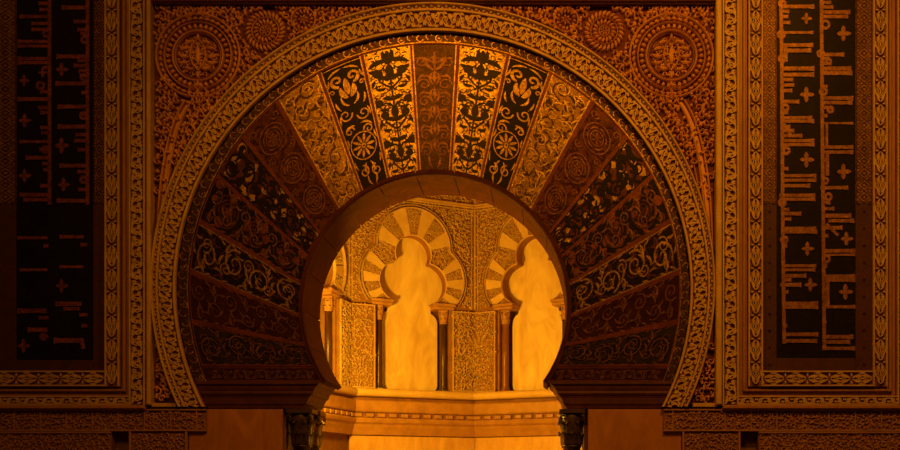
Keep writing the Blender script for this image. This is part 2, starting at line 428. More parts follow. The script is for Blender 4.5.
def pat_bigs(L, rng):    # large C scrolls
    S = []
    for k, t in enumerate((.14, .38, .62, .86)):
        sg = 1 if k % 2 else -1
        S += [spiral(sg * 2, L * t, 11.5, rng.uniform(0, 1) + (0 if sg > 0 else PI), 1.5, 1.6, sg, 22),
              leaf(-sg * 12, L * t + 4, PI / 2, 12, 2.4, sg * 1.4), leaf(sg * 12, L * t - 6, PI / 2, 12, 2.1, -sg * 1.4), leaf(sg * 4, L * t + 12, sg * .3 + PI / 2, 10, 2.2, sg * 1.6)]
    return S
vous_label = {0: 'dark olive wedge block at the crown of the arch with thin gold scrolls', 1: 'bright gold wedge block with dark green leafy stem', 2: 'black wedge block with gold flower and scrolls',
              3: 'dull gold wedge block with worn scrolls', 4: 'reddish brown wedge block with faint scrolls', 5: 'black foliage over gold blossoms on a wedge block',
              6: 'dark red wedge block with round scroll medallions', 7: 'black wedge block with gold curling scrolls', 8: 'dull red wedge block with faint curls', 9: 'lowest wedge block, dark with black and gold curls'}
def voussoir(k, side):
    if k == 0: a0, a1, b0, b1 = -it[0], it[0], -ot[0], ot[0]; mir = 1
    else: a0, a1, b0, b1 = it[k - 1], it[k], ot[k - 1], ot[k]; mir = side
    f = wedge(a0, b0, a1, b1, mir)
    mats = [M['black'], M['redline'], M['goldline'], M['gold']]
    L = 124 if k < 3 else (115 if k < 8 else 112); WS = 17.5
    rng = random.Random(100 + k * 7 + (3 if side < 0 else 0))
    g = scaled(f, WS, L)
    base = {0: 'olive', 1: 'gold', 2: 'black', 3: 'golddull', 4: 'brown', 5: 'brown', 6: 'black', 7: 'black', 8: 'red', 9: 'green'}[k]
    orn = {0: 'goldfaint', 1: 'green', 2: 'goldline', 3: 'olive', 4: 'red', 5: 'black', 6: 'brown', 7: 'goldline', 8: 'goldfaint', 9: 'goldfaint'}[k]
    orn2 = {3: 'gold', 4: 'goldfaint', 5: 'goldline', 6: 'goldfaint', 9: 'black', 7: 'brown'}.get(k, 'goldline')
    mats = [M[base], M[orn], M[orn2], M['redline'], M['black']]
    mb = MB()
    n = 10
    # slab (front, rim and sides)
    rows = [[f(-1 + 2 * j / n, t, 0) for j in range(n + 1)] for t in [i / 8 for i in range(9)]]
    grid(mb, rows, 0, False)
    rim = [(-1 + 2 * j / n, 0) for j in range(n + 1)] + [(1, i / 8) for i in range(1, 9)] + [(1 - 2 * j / n, 1) for j in range(1, n + 1)] + [(-1, 1 - i / 8) for i in range(1, 8)]
    m_ = len(rim); mb.add([f(s, t, 0) for s, t in rim] + [f(s, t, -7) for s, t in rim], [(i, (i + 1) % m_, m_ + (i + 1) % m_, m_ + i) for i in range(m_)], 0)
    E = lambda S, m, h=.5, wk=1.0: emit(mb, g, S, h, 0, m, True, lambda x, y: abs(x) < WS - .2 and .5 < y < L - .2, wk)
    if k == 0: E(pat_center(L), 1)
    elif k == 1: E(pat_gold(L), 1); E(sym(curls(lambda x, y: True, 3, 15, 6, L - 4, 8.5, random.Random(2), .5, .55)), 1, .4)
    elif k == 2: E(pat_scroll(L), 1, .5, .82)
    elif k == 3: E(pat_curls(L, rng, 7, .75, 8), 1); E(pat_curls(L, rng, 9, .45, 6), 2, .7)
    elif k == 4: E(pat_curls(L, rng, 6, .9, 9), 1); E(pat_circles(L, rng), 2, .7, .6)
    elif k == 5: E(blobs(L, rng, 7, 4.6), 2, .4); E(pat_vines(L, rng), 1, .6, 1.1); E(pat_curls(L, rng, 8, .95, 7), 1, .65)
    elif k == 6: E(blobs(L, rng, 6, 4.2), 3, .4); E(pat_circles(L, rng), 1, .6, .8); E(pat_curls(L, rng, 7, .6, 6), 2, .7)
    elif k == 7: E(pat_curls(L, rng, 9, .6, 5), 2, .4); E(pat_bigs(L, rng), 1, .5, .55); E(pat_curls(L, rng, 5, .6, 6), 1, .6)
    elif k == 8: E(pat_curls(L, rng, 7, .6, 7), 1)
    elif k == 9: E(pat_bigs(L, rng), 2, .4, 1.5); E(pat_bigs(L, rng), 1, .7, .5); E(pat_curls(L, rng, 7, .45, 6), 1, .5)
    # red line along each joint with a black inner line
    for sg in (-1, 1):
        emit(mb, g, [line([(sg * (WS - .5), 0), (sg * (WS - .5), L)], .45, 6)], .8, 0, 3, True)
        emit(mb, g, [line([(sg * (WS - 1.7), 1), (sg * (WS - 1.7), L - 1)], .5, 6)], .6, 0, 1 if k in (2, 5, 7) else 3 if k in (4, 6, 8, 9) else 2, True)
    emit(mb, g, [line([(-WS, L - .6), (WS, L - .6)], .55, 8), line([(-WS, .6), (WS, .6)], .5, 8)], .8, 0, 3, True)
    o = mb.build('voussoir', mats, ha)
    o['label'] = vous_label[k] + ('' if k == 0 else (', right side' if side > 0 else ', left side'))
voussoir(0, 1)
for k in range(1, 10):
    for s in (1, -1): voussoir(k, s)
# mosaic border between blocks and the ring
TB = th_at_y(C1, R1 + 5, 382)
BL = 2 * TB * 251
def bmap(a, b, h=0.0):
    th = (a / BL * 2 - 1)
    A = on(C1, R1, th_at_y(C1, R1, 382) * th); B = on(CI, RI + .5, th_at_y(CI, RI, 382) * th)
    k = .5 + b / 11.0
    return P(A[0] + (B[0] - A[0]) * k, A[1] + (B[1] - A[1]) * k, FM, h)
mb = MB(); arcstrip(mb, bmap, 0, BL, -5.5, 5.5, -7, 0.3, 140, 0, .1)
n = 104
for i in range(n):       # running chain of small hooks
    a = (i + .5) * BL / n; sg = 1 if i % 2 else -1
    emit(mb, bmap, [circ(a, sg * .9, 3.1, .5, 12, sg * PI * .1, sg * PI * 1.45)], .9, .3, 1, True)
    emit(mb, bmap, [leaf(a - 1.5, sg * 1.0, 0, 3.0, .9, 0, 4)], .8, .3, 1 if i % 4 == 0 else 2, True)
emit(mb, bmap, [line([(0, -4.9), (BL, -4.9)], .5, 120)], .9, .3, 1, True)
emit(mb, bmap, [line([(0, 4.6), (BL, 4.6)], .6, 120)], .8, .3, 3, True)
mb.build('mosaic_border', [M['olive'], M['goldline'], M['brown'], M['black']], ha)
# lowest horizontal mosaic strips (y 367..381) each side
for s in (1, -1):
    mb = MB()
    X = (lambda x: x) if s > 0 else (lambda x: 870 - x)
    g = lambda a, b, h=0.0, X=X: P(X(a), b, FM, h)
    xi1 = C2[0] + math.sqrt((R2 + 3) ** 2 - 61 ** 2); xi2 = C2[0] + math.sqrt((R2 + 3) ** 2 - 75 ** 2)
    prism(mb, g, [[(xi1, 367), (669, 367), (664, 381.5), (xi2, 381.5)]], -7, .2, 0, False)
    emit(mb, lambda a, b, h=0.0: g(556 + a, 374.5 + b, h), vine(104, 11, 20, .55, random.Random(4)), .8, .2, 1, True)
    emit(mb, g, [line([(xi1, 368), (668, 368)], .5, 4), line([(xi2 + 2, 380.5), (664, 380.5)], .5, 4)], .8, .2, 2, True)
    mb.build('mosaic_strip', [M['red'], M['goldfaint'], M['redline']], ha)
# thin moulding round the opening edge
tse = th_at_y(C2, R2, 381)
mb = MB()
def imap(a, b, h=0.0):
    x, y = on(C2, R2 + b, a); return P(x, y, FM, h)
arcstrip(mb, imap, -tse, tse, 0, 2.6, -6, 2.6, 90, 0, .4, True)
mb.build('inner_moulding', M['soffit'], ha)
# soffit stones through the wall thickness
NB = 15
for i in range(NB):
    a0 = -tse + 2 * tse * i / NB + .0028; a1 = -tse + 2 * tse * (i + 1) / NB - .0028
    mb = MB(); n = 7
    prof = [(R2 + 5, 1), (R2 + .4, 1), (R2, .4), (R2, -72), (R2 + .4, -72.5), (R2 + 5, -72.5)]
    rows = []
    for j in range(n + 1):
        a = a0 + (a1 - a0) * j / n
        rows.append([P(*on(C2, r, a), FM, h) for r, h in prof])
    grid(mb, rows, 0, False, closed=True)
    for rr in (rows[0], rows[-1]): mb.add(rr, [tuple(range(6))], 0)
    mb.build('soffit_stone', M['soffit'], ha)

# imposts: stepped mouldings carrying the arch ends
def impost(s):
    X = (lambda x: x) if s > 0 else (lambda x: 870 - x)
    im = empty('impost_block', P(X(600), 408, 14), 'stepped reddish marble moulding under the %s end of the arch' % ('right' if s > 0 else 'left'), 'moulding', 'stepped imposts under the arch')
    segs = [[(381.2, 2), (384, 2.4), (385.5, 1.2)], [(385.6, .6), (388, .6), (391, 0)], [(391.2, .6), (393, 1.2), (395, .6)], [(395.2, 0), (398, -.6), (401, -.4)], [(401.2, .4), (403.5, .6), (405, 0)], [(405.2, -.4), (408, -.6), (408.6, -.8)]]
    for sg in segs:
        mb = MB(); rows = []
        for y, o in sg:
            xi = 551 + (y - 381) * 15.5 / 27 - o * .8
            xo = CI[0] + math.sqrt(RI ** 2 - (y - CI[1]) ** 2) + 1
            d = 6
            rows.append([P(X(xi), y, d, o), P(X(xo), y, d, o), P(X(xo), y, d, -7.5), P(X(576), y, d, -7.9), P(X(576), y, d, -73), P(X(xi), y, d, -73)])
        grid(mb, rows, 0, False, closed=True)
        for r_ in (rows[0], rows[-1]): mb.add(r_, [tuple(range(6))], 0)
        mb.build('moulding_course', M['impost'], im)
for s in (1, -1): impost(s)

# ================================================================== SPANDRELS
def ring_out_y(x, off=0):
    r = RO + off
    return CO[1] - math.sqrt(max(0, r * r - (x - CO[0]) ** 2))
def spandrel(s):
    X = (lambda x: x) if s > 0 else (lambda x: 870 - x)
    side = 'right' if s > 0 else 'left'
    sp = empty('spandrel_panel', P(X(640), 230, 14), 'deeply carved red-brown corner panel with round medallions, upper %s of the arch' % side, 'carved panel', 'carved corner panels above the arch')
    f = lambda a, b, h=0.0: P(X(a), b, 8, h)
    mb = MB()
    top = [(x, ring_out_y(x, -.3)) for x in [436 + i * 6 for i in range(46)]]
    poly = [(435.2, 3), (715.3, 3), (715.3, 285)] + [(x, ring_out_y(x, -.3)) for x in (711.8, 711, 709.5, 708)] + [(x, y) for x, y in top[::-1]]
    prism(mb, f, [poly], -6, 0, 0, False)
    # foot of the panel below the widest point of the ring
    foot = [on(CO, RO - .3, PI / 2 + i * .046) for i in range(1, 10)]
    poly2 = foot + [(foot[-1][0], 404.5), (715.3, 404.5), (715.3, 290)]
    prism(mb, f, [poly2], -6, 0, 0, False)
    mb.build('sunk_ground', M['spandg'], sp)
    mx, my = 671, 57
    meds = [(mx, my, 44), (604, 32, 27), (566, 21, 14)]
    def inside(x, y):
        if y < 10 or x > 713 or y > 402: return False
        if math.hypot(x - CO[0], y - CO[1]) < RO + 2.5: return False
        for a, b, r in meds:
            if math.hypot(x - a, y - b) < r: return False
        return True
    # curved stalks
    st = []
    def curve(x0, y0, x1, y1, x2, y2, w):
        pts = [((1 - t) ** 2 * x0 + 2 * t * (1 - t) * x1 + t * t * x2, (1 - t) ** 2 * y0 + 2 * t * (1 - t) * y1 + t * t * y2) for t in [i / 16 for i in range(17)]]
        return (pts, [w] * 17)
    st += [curve(676, 101, 702, 130, 706, 250, 1.0), curve(684, 101, 711, 140, 712, 250, 1.0), curve(668, 104, 692, 135, 700, 205, .7)]
    mb = MB(); emit(mb, f, st, 4.5, 0)
    box_pts = [curve(680, 103, 706, 136, 709, 250, 2.2)]
    emit(mb, f, box_pts, 2.0, 0)
    mb.build('curved_stalk', M['spand'], sp)
    def near_stalk(x, y):
        for p, _ in box_pts:
            for a, b in p:
                if abs(x - a) < 4.5 and abs(y - b) < 5: return True
        return False
    rng = random.Random(11 + s)
    def loose(x, y):
        if y < 3.5 or x > 715 or y > 404: return False
        if math.hypot(x - CO[0], y - CO[1]) < RO - 3: return False
        return all(math.hypot(x - a, y - b) > r - 5.5 for a, b, r in meds)
    def seed(x, y):
        if y < 7 or x > 713.5 or y > 401 or math.hypot(x - CO[0], y - CO[1]) < RO + .3: return False
        return all(math.hypot(x - a, y - b) > r - 2.5 for a, b, r in meds) and not near_stalk(x, y)
    for lo, hi in ((8, 285), (290, 401)):
        mb = MB()
        emit(mb, f, curls(lambda x, y: seed(x, y) and lo <= y <= hi, 438, 716, 9, 402, 8.8, rng, 1.35, .64), 5.0, 0, 0, False, loose)
        if lo > 100: mb.build('scrollwork', M['spand'], sp); break
        mb.build('scrollwork', M['spand'], sp)
    mb = MB()
    S = [circ(mx - 9, 13, 6, .9, 16), circ(mx - 9, 13, 2.6, .8, 10), circ(mx + 11, 13, 6, .9, 16), circ(mx + 11, 13, 2.6, .8, 10)]
    emit(mb, f, S, 5, 0)
    mb.build('curl_pair', M['spand'], sp)
    # large medallion
    mb = MB()
    mb_g = MB()
    S = [circ(mx, my, 41.5, 1.2, 48), circ(mx, my, 33.5, .8, 40), circ(mx, my, 25, 1.1, 36), circ(mx, my, 22.8, .45, 36)]
    S += [line([(mx - 13, 18.5), (mx - 5, 14), (mx, 9.5), (mx + 5, 14), (mx + 13, 18.5)], 1.1, 3)]
    emit(mb, f, S, 5.6, 0)
    med = mb.build('medallion', M['spand'], sp)
    mb = MB(); emit(mb, f, [leaf(mx + 37.4 * math.cos(a), my + 37.4 * math.sin(a), a + 1.2, 5.4, 1.5, .6, 4) for a in [2 * PI * i / 40 for i in range(40)]] +
                    [leaf(mx + 37.4 * math.cos(a), my + 37.4 * math.sin(a), a + 4.3, 4.4, 1.2, .6, 4) for a in [2 * PI * i / 40 for i in range(40)]], 4.2, 0); mb.build('leaf_ring', M['spand'], med)
    mb = MB()
    nb = 34
    for i in range(nb):
        a = 2 * PI * i / nb
        emit(mb, f, [leaf(mx + 27 * math.cos(a), my + 27 * math.sin(a), a, 5.2, 1.9, 0, 4)], 5.0, 0)
    mb.build('bead_ring', M['spand'], med)
    mb = MB()
    S = []
    for sg in (-1, 1):
        S += [([(mx + sg * q, y) for q, y in ((0, 40), (6, 47), (8, 57), (5, 66), (0, 72))], [.9] * 5)]
        S += [leaf(mx + sg * 3, 44, -PI / 2 + sg * .9, 12, 1.8, sg * 1.6), leaf(mx + sg * 8, 50, -PI / 2 + sg * 1.1, 11, 1.8, sg * 1.2), leaf(mx + sg * 9, 58, sg * .2 + (0 if sg > 0 else PI), 12, 2.0, -sg * .8),
              leaf(mx + sg * 8, 62, PI / 2 - sg * .8, 13, 1.8, -sg * 1.2), leaf(mx + sg * 3, 70, PI / 2 - sg * 1.2, 11, 1.7, -sg * 1.0), spiral(mx + sg * 14, 47, 4, 0, 1.2, .8, sg), spiral(mx + sg * 13, 68, 4, 0, 1.2, .8, -sg)]
    S += [leaf(mx, 66, -PI / 2, 19, 2.6), leaf(mx, 72, PI / 2, 8, 1.8), leaf(mx, 42, -PI / 2, 7, 1.6)]
    emit(mb, f, curls(lambda x, y: math.hypot(x - mx, y - my) < 19, mx - 22, mx + 22, my - 22, my + 22, 6.5, random.Random(9), .9, .6), 2.8, 0, 0, False, lambda x, y: math.hypot(x - mx, y - my) < 22.5)
    emit(mb, f, S, 5.2, 0); mb.build('leaf_centre', M['spand'], med)
    # knot under the medallion
    mb = MB(); emit(mb, f, [circ(mx - 4, 94, 5, .9, 14), circ(mx + 4, 94, 5, .9, 14), circ(mx, 100, 5, .9, 14)] + palmette(mx, 88, -PI / 2, 7, 1.2), 6, 0); mb.build('knot', M['spand'], med)
    # smaller medallions
    for (cx, cy, r), nr in zip(meds[1:], (2, 1)):
        mb = MB()
        S = [circ(cx, cy, r - 2, .9, 36)]
        if nr == 2: S += [circ(cx, cy, 5.2, .7, 18), circ(cx, cy, 13.4, .6, 28)] + rosette(cx, cy, 4.6, 7, 1.0) + [leaf(cx + 6.3 * math.cos(a), cy + 6.3 * math.sin(a), a + .2, 6.4, 1.35, .3, 4) for a in [2 * PI * i / 16 for i in range(16)]] + [leaf(cx + 14 * math.cos(a), cy + 14 * math.sin(a), a + .35, 7.5, 1.5, .5, 4) for a in [2 * PI * i / 26 for i in range(26)]]
        else: S += rosette(cx, cy, 5.5, 7, 1.0) + [leaf(cx + 6.5 * math.cos(a), cy + 6.5 * math.sin(a), a + .3, 4.2, 1.2, .3, 4) for a in [2 * PI * i / 14 for i in range(14)]]
        emit(mb, f, S, 5.0, 0, clip=lambda x, y: math.hypot(x - CO[0], y - CO[1]) > RO + .5 and y > 7.5)
        mb.build('small_medallion', M['spand'], sp)
    # plain fillets along the foot triangle
    mb = MB(); box(mb, f, 692, 717, 403.6, 407.4, -6, 6, 0); mb.build('foot_fillet', M['fillet'], sp)
for s in (1, -1): spandrel(s)

# ================================================================== RECTANGULAR FRAME (alfiz)
fr = empty('rectangular_frame', P(435, 0, 14), 'plain marble frame line enclosing the arch and its carved corners', 'frame')
mb = MB(); box(mb, F(0), 715.5, 721.5, -60, 405, -14, 4, 0, 1.2); mb.build('upright', M['fillet'], fr)
mb = MB(); box(mb, F(0), 147.3, 151.6, -60, 405, -14, 4, 0, 1.2); mb.build('upright', M['fillet'], fr)
mb = MB(); box(mb, F(0), 151.7, 715.4, -6, 1.8, -14, 5.0, 0, 1.0); mb.build('top_moulding', M['fillet2'], fr)
mb = MB(); box(mb, F(0), 151.7, 715.4, 1.9, 4.0, -14, .5, 0, .6); mb.build('under_moulding', M['impost'], fr)

# ================================================================== INSCRIPTION PANELS
def bar(x0, x1, y, t=1.5, fl=1):
    return ([(x0, y), (x0 + (x1 - x0) * .8, y), (x1, y)], [t, t, t * (1.35 if fl else 1)])
def flower(x, y, r, kind=0):
    S = []
    for k, a in enumerate((0, PI / 2, PI, -PI / 2)): S.append(leaf(x, y, a, r * (1 if k in (0, 1, 3) else .8), r * .27))
    S.append(circ(x, y, r * .14, r * .16, 8)); return S
RC1 = [(0, 346, 783, 1.6)]
def col1():
    S = [line([(780.5, -20), (781.5, 60), (782, 130), (782.5, 220), (784, 344)], 1.5, 6)]
    for x0, x1, y, t in ((779, 814, 7, 1.5), (783, 813, 33, 1.1), (782, 813, 45.5, 1.5), (785, 811, 51, 1.6), (780, 814, 69, 1.7), (783, 814, 75, 1.6), (780, 799, 102, 1.5), (780, 812, 118, 1.2),
                         (781, 814, 121.5, 1.4), (781, 814, 141, 1.3), (781, 814, 145, 1.3), (781, 816, 176, 1.3), (781, 816, 180.5, 1.3), (781, 810, 186, 1.4), (779, 815, 195.5, 1.3), (779, 815, 199.5, 1.3),
                         (781, 801, 214, 1.5), (781, 816, 229, 1.6), (782, 817, 232, 1.4), (782, 816, 266, 1.2), (784, 815, 270, 1.2), (783, 806, 276, 1.5), (780, 801, 285, 1.6), (782, 818, 304, 1.8), (783, 818, 307, 1.6), (785, 818, 334.5, 1.5), (783, 817, 341, 1.5)):
        S.append(bar(x0, x1, y, t))
    for y, l in ((12, 7), (17, 6), (23, 8), (80, 11), (85.5, 12), (91, 10), (113, 6), (127, 8), (131, 12), (136, 20), (154, 5), (169, 6), (210, 7), (219, 9), (246, 5), (280, 9), (292, 6), (326, 5)): S.append(bar(782, 782 + l, y, 1.4))
    for x, y, r in ((782, 4, 3), (781, 35, 3.2), (782, 59, 3.2), (785, 108, 2.8), (786, 151, 3), (782, 203, 3), (784, 240, 3)): S.append(circ(x, y, r, 1.2, 12))
    S.append(line([(785.5, 46), (785.5, 62)], 1.5, 2)); S.append(line([(783, 124), (792, 137)], 1.4, 2))
    fl = [(806, 19, 6), (806, 95, 8), (806, 160, 8), (807, 249, 7), (810, 285, 7)]
    return S, fl
def col2():
    S = [line([(821, -20), (821.5, 60), (822, 130), (823, 220), (824, 348)], 1.5, 6)]
    for x0, x1, y, t in ((820, 850, 12.5, 1.5), (820, 848, 17, 1.5), (820, 844, 55, 1.5), (822, 851, 69, 1.7), (822, 852, 73.5, 1.6), (822, 853, 98.5, 1.5), (822, 852, 103, 1.5), (824, 853, 123.5, .9),
                         (822, 853, 147.5, 1.4), (824, 853, 152.5, 1.4), (820, 848, 188, 1.4), (825, 851, 216, 1.7), (828, 854, 221, 1.4), (824, 842, 228, 1.5), (823, 855, 251, 1.5), (823, 855, 255, .9), (823, 855, 277, 1.9), (823, 855, 280.5, 1.2), (823, 855, 307, 1.3),
                         (826, 853, 337, 1.6), (826, 850, 342, 1.6), (822, 855, 348.5, 1.4)):
        S.append(bar(x0, x1, y, t))
    for y, l in ((3, 9), (7.5, 11), (59, 7), (64, 9), (87, 5), (108, 9), (116, 5), (160, 5), (203, 8), (209, 12), (236, 6), (266, 5), (288, 5), (298, 6), (322, 4)): S.append(bar(822, 822 + l, y, 1.4))
    for x, y, r in ((825, 25, 3.8), (820.5, 54, 3), (828, 62, 2.4), (823, 92, 3.2), (830, 110, 2.6), (825, 181, 2.6), (828, 197, 3), (826, 259, 3.2)): S.append(circ(x, y, r, 1.2, 12))
    S.append(line([(826.5, 124), (826.5, 147)], 1.1, 2)); S.append(line([(827, 153), (827, 176)], 1.5, 2)); S.append(line([(826, 224), (838, 236)], 1.3, 2)); S.append(line([(827.5, 279), (827.5, 306)], 1.4, 2))
    fl = [(843, 34, 8), (843, 172, 8), (846, 239, 7), (845, 292, 8)]
    return S, fl
def lcol1():
    S = [line([(50, -20), (50, 205)], 1.5, 6)]
    for x0, x1, y, t in ((49, 20, 17, 1.4), (49, 32, 24, 1.3), (49, 32, 30, 1.3), (50, 18, 42, 1.4), (50, 18, 46.5, 1.2), (50, 18, 59, 1.4), (50, 18, 63, 1.4), (50, 18, 99.5, 1.6), (50, 20, 142, 1.2), (50, 26, 158, 1.5), (50, 20, 195, 1.5), (50, 24, 200, 1.5),
                         (48, 18, 238, 1.2), (48, 20, 270, 1.1), (47, 18, 311, 1.8), (48, 28, 330, 1.8)): S.append(bar(x0, x1, y, t))
    for y, l in ((4, 10), (10, 9), (68, 6), (92, 8), (108, 10), (113, 8), (128, 8), (133, 7), (150, 9), (164, 6), (170, 5), (186, 8), (246, 5), (318, 10), (337, 9)): S.append(bar(49, 49 - l, y, 1.4))
    for x, y, r in ((41, 86, 3.4), (47, 34, 3), (46, 150, 3), (44, 337, 2.6)): S.append(circ(x, y, r, 1.2, 12))
    return S, [(43, 73, 5), (24.5, 81, 6), (25, 121, 7), (25, 176, 7), (24, 346, 7)]
def lcol2():
    S = [line([(88, -20), (88, 205)], 1.5, 6)]
    for x0, x1, y, t in ((88, 62, 8, 1.6), (88, 74, 22, 1.5), (88, 57, 57, 1.6), (88, 74, 66, 1.5), (88, 56, 84, 1.6), (88, 58, 107, 1.6), (88, 58, 127, 1.7), (88, 60, 166, 1.6), (88, 57, 201, 1.6), (84, 60, 237, 1.4), (84, 60, 267, 1.1), (82, 56, 304, 1.8), (80, 64, 309, 1.4),
                         (84, 54, 340.5, 2.0)): S.append(bar(x0, x1, y, t))
    for y, l in ((30, 10), (34, 7), (61, 10), (71, 9), (76, 8), (93, 6), (115, 8), (135, 12), (141, 13), (150, 10), (172, 10), (178, 6), (190, 9), (245, 7), (315, 8), (326, 6)): S.append(bar(88, 88 - l, y, 1.4))
    for x, y, r in ((85, 40, 3), (85, 78, 3), (84, 116, 3), (84, 180, 3)): S.append(circ(x, y, r, 1.2, 12))
    S.append(line([(82, 341), (84, 349)], 1.6, 2))
    return S, [(62, 70, 7), (62, 146, 8), (64, 185, 7), (62, 286, 7)]

def strip(mb_o, f, x0, y0, x1, y1, W, gen, h, h0):
    L = math.hypot(x1 - x0, y1 - y0); dx, dy = (x1 - x0) / L, (y1 - y0) / L
    g = lambda a, b, hh=0.0: f(x0 + dx * a - dy * b, y0 + dy * a + dx * b, hh)
    emit(mb_o, g, gen(L, W), h, h0, 0, True)
def panel(s):
    side = 'right' if s > 0 else 'left'
    lab = 'tall dark mosaic panel of angular gold lettering right of the arch' if s > 0 else \
          'tall shadowed mosaic panel of dim reddish lettering left of the arch'
    pn = empty('inscription_panel', P(815 if s > 0 else 50, 405, 14), lab, 'inscription panel')
    if s > 0: xa, xb, ia, ib = 762.5, 872.5, 776.5, 855.5     # mosaic outer, dark field
    else: xa, xb, ia, ib = -5, 105.5, 16.5, 93.5
    yb, T = 371, -60
    f = F(5)
    mb = MB(); box(mb, f, ia, ib, T, 358 if s > 0 else 360, -9, .2, 0, .1); mb.build('dark_field', M['field'], pn)
    # mosaic border: newer mosaic above, painted plaster below
    yr = 203
    for (a0, a1) in ((xa, ia), (ib, xb)):
        mb = MB(); box(mb, f, a0, a1, T, yr, -9, .6, 0, .1)
        c = (a0 + a1) / 2; w = (a1 - a0) / 2 - 1.2
        n = 22; st = (yr - T) / n
        S = []
        for i in range(n):
            y = T + (i + .5) * st
            S += [line([(c, y - st / 2), (c + w, y), (c, y + st / 2), (c - w, y), (c, y - st / 2)], .45)]
            S += [line([(c, y - st * .22), (c + w * .4, y), (c, y + st * .22), (c - w * .4, y), (c, y - st * .22)], .7)]
            for sg in (-1, 1): S += [circ(c + sg * w * .75, y + st / 2, 1.6, .4, 8)]
        S += [line([(a0 + .8, T), (a0 + .8, yr)], .5, 2), line([(a1 - .8, T), (a1 - .8, yr)], .5, 2)]
        emit(mb, f, S, 1.0, .6, 1, True)
        mb.build('mosaic_border', [M['border'], M['brown']], pn)
        mb = MB(); box(mb, f, a0, a1, yr + .1, yb, -9, .3, 0, .1)
        S = [circ(c, y, 1.1, .45, 6) for y in range(212, 366, 17)]
        emit(mb, f, S, .6, .3, 1, True)
        mb.build('painted_border', [M['borderold'], M['borderold'] if s < 0 else M['red']], pn)
    mb = MB(); box(mb, f, ia + .1, ib - .1, 358.1 if s > 0 else 360.1, yb, -9, .3, 0, .1); mb.build('painted_border', M['borderold'], pn)
    cols = (col1, col2) if s > 0 else (lcol1, lcol2)
    lm = M['letter'] if s > 0 else M['letterdim']
    for cfn in cols:
        S, fl = cfn()
        mb = MB(); emit(mb, f, S, 1.2, .2, 0, True, None, 1.18)
        o = mb.build('inscription_column', lm, pn)
        for x, y, r in fl:
            mb = MB(); emit(mb, f, flower(x, y, r), 1.2, .2, 0, True); mb.build('flower', lm, o)
    # carved borders: inner (palmettes) and outer (vine), groove between
    f0 = F(0)
    w = 15.5
    rng = random.Random(20 + s)
    def carved(name, ax0, ax1, yb0, yb1, gen, per, right=True, left=True, e=200):
        mb = MB(); bx = []
        L_, R_ = ax0, ax1
        W = yb1 - yb0
        # left upright, right upright, bottom
        if left: box(mb, f0, L_ - wv, L_, T, yb1, -14, -.2, 0, .2); bx.append((L_ - wv, L_))
        if right: box(mb, f0, R_, R_ + wv, T, yb1, -14, -.2, 0, .2); bx.append((R_, R_ + wv))
        box(mb, f0, L_, R_, yb0, yb1, -14, -.2, 0, .2)
        for a, b in bx:
            strip(mb2, f0, (a + b) / 2, T, (a + b) / 2, yb1 - 1, (b - a) - 3.4, gen, 2.8, -.3)
            for q in (a, b - 1.6): box(mb2, f0, q, q + 1.6, T, yb1, -.3, 3.0, 0, .35)
        strip(mb2, f0, L_, (yb0 + yb1) / 2, R_, (yb0 + yb1) / 2, W - 3.2, gen, 2.8, -.3)
        for q in (yb0, yb1 - 1.5): box(mb2, f0, L_, R_, q, q + 1.5, -.3, 3.0, 0, .35)
        return mb
    mb2 = MB(); wv = 14.5
    g1 = carved('carved_border', xa, xb, yb, 386.5, lambda L, W: palm_chain(L, W, 24, .7), 0)
    o = mb2.build('carved_border', M['stucco'], pn); g1.build('border_ground', M['stuccod'], o)
    # groove of plain brown marble
    mb = MB()
    gx0, gx1 = xa - 14.6, xb + 14.6
    box(mb, f0, gx0 - 9.5, gx0, T, 395.8, -14, -3.5, 0, .5); box(mb, f0, gx1, gx1 + 9.5, T, 395.8, -14, -3.5, 0, .5); box(mb, f0, gx0, gx1, 386.7, 395.8, -14, -3.5, 0, .5)
    mb.build('plain_groove', M['fillet2'], pn)
    mb = MB()
    box(mb, f0, gx0 - 5.0, gx0 - 2.2, T, 391.5, -3.5, .2, 0, .8); box(mb, f0, gx1 + 2.2, gx1 + 5.0, T, 391.5, -3.5, .2, 0, .8); box(mb, f0, gx0 - 2.2, gx1 + 2.2, 389.2, 391.5, -3.5, .2, 0, .8)
    mb.build('groove_bead', M['fillet2'], pn)
    mb2 = MB(); wv = 16.0
    g2 = carved('outer_border', gx0 - 9.6, gx1 + 9.6, 396, 405.2, lambda L, W: vine(L, W, 22 if W > 9 else 18, .85 if W > 9 else .65, rng), 0, )
    o = mb2.build('outer_border', M['stucco'], pn); g2.build('border_ground', M['stuccod'], o)
    # ledge
    mb = MB(); xl, xr = (gx0 - 25.6, gx1 + 25.6)
    box(mb, f0, xl, xr, 405.3, 409, -14, 4, 0, .8); mb.build('ledge', M['fillet2'], pn)
for s in (1, -1): panel(s)

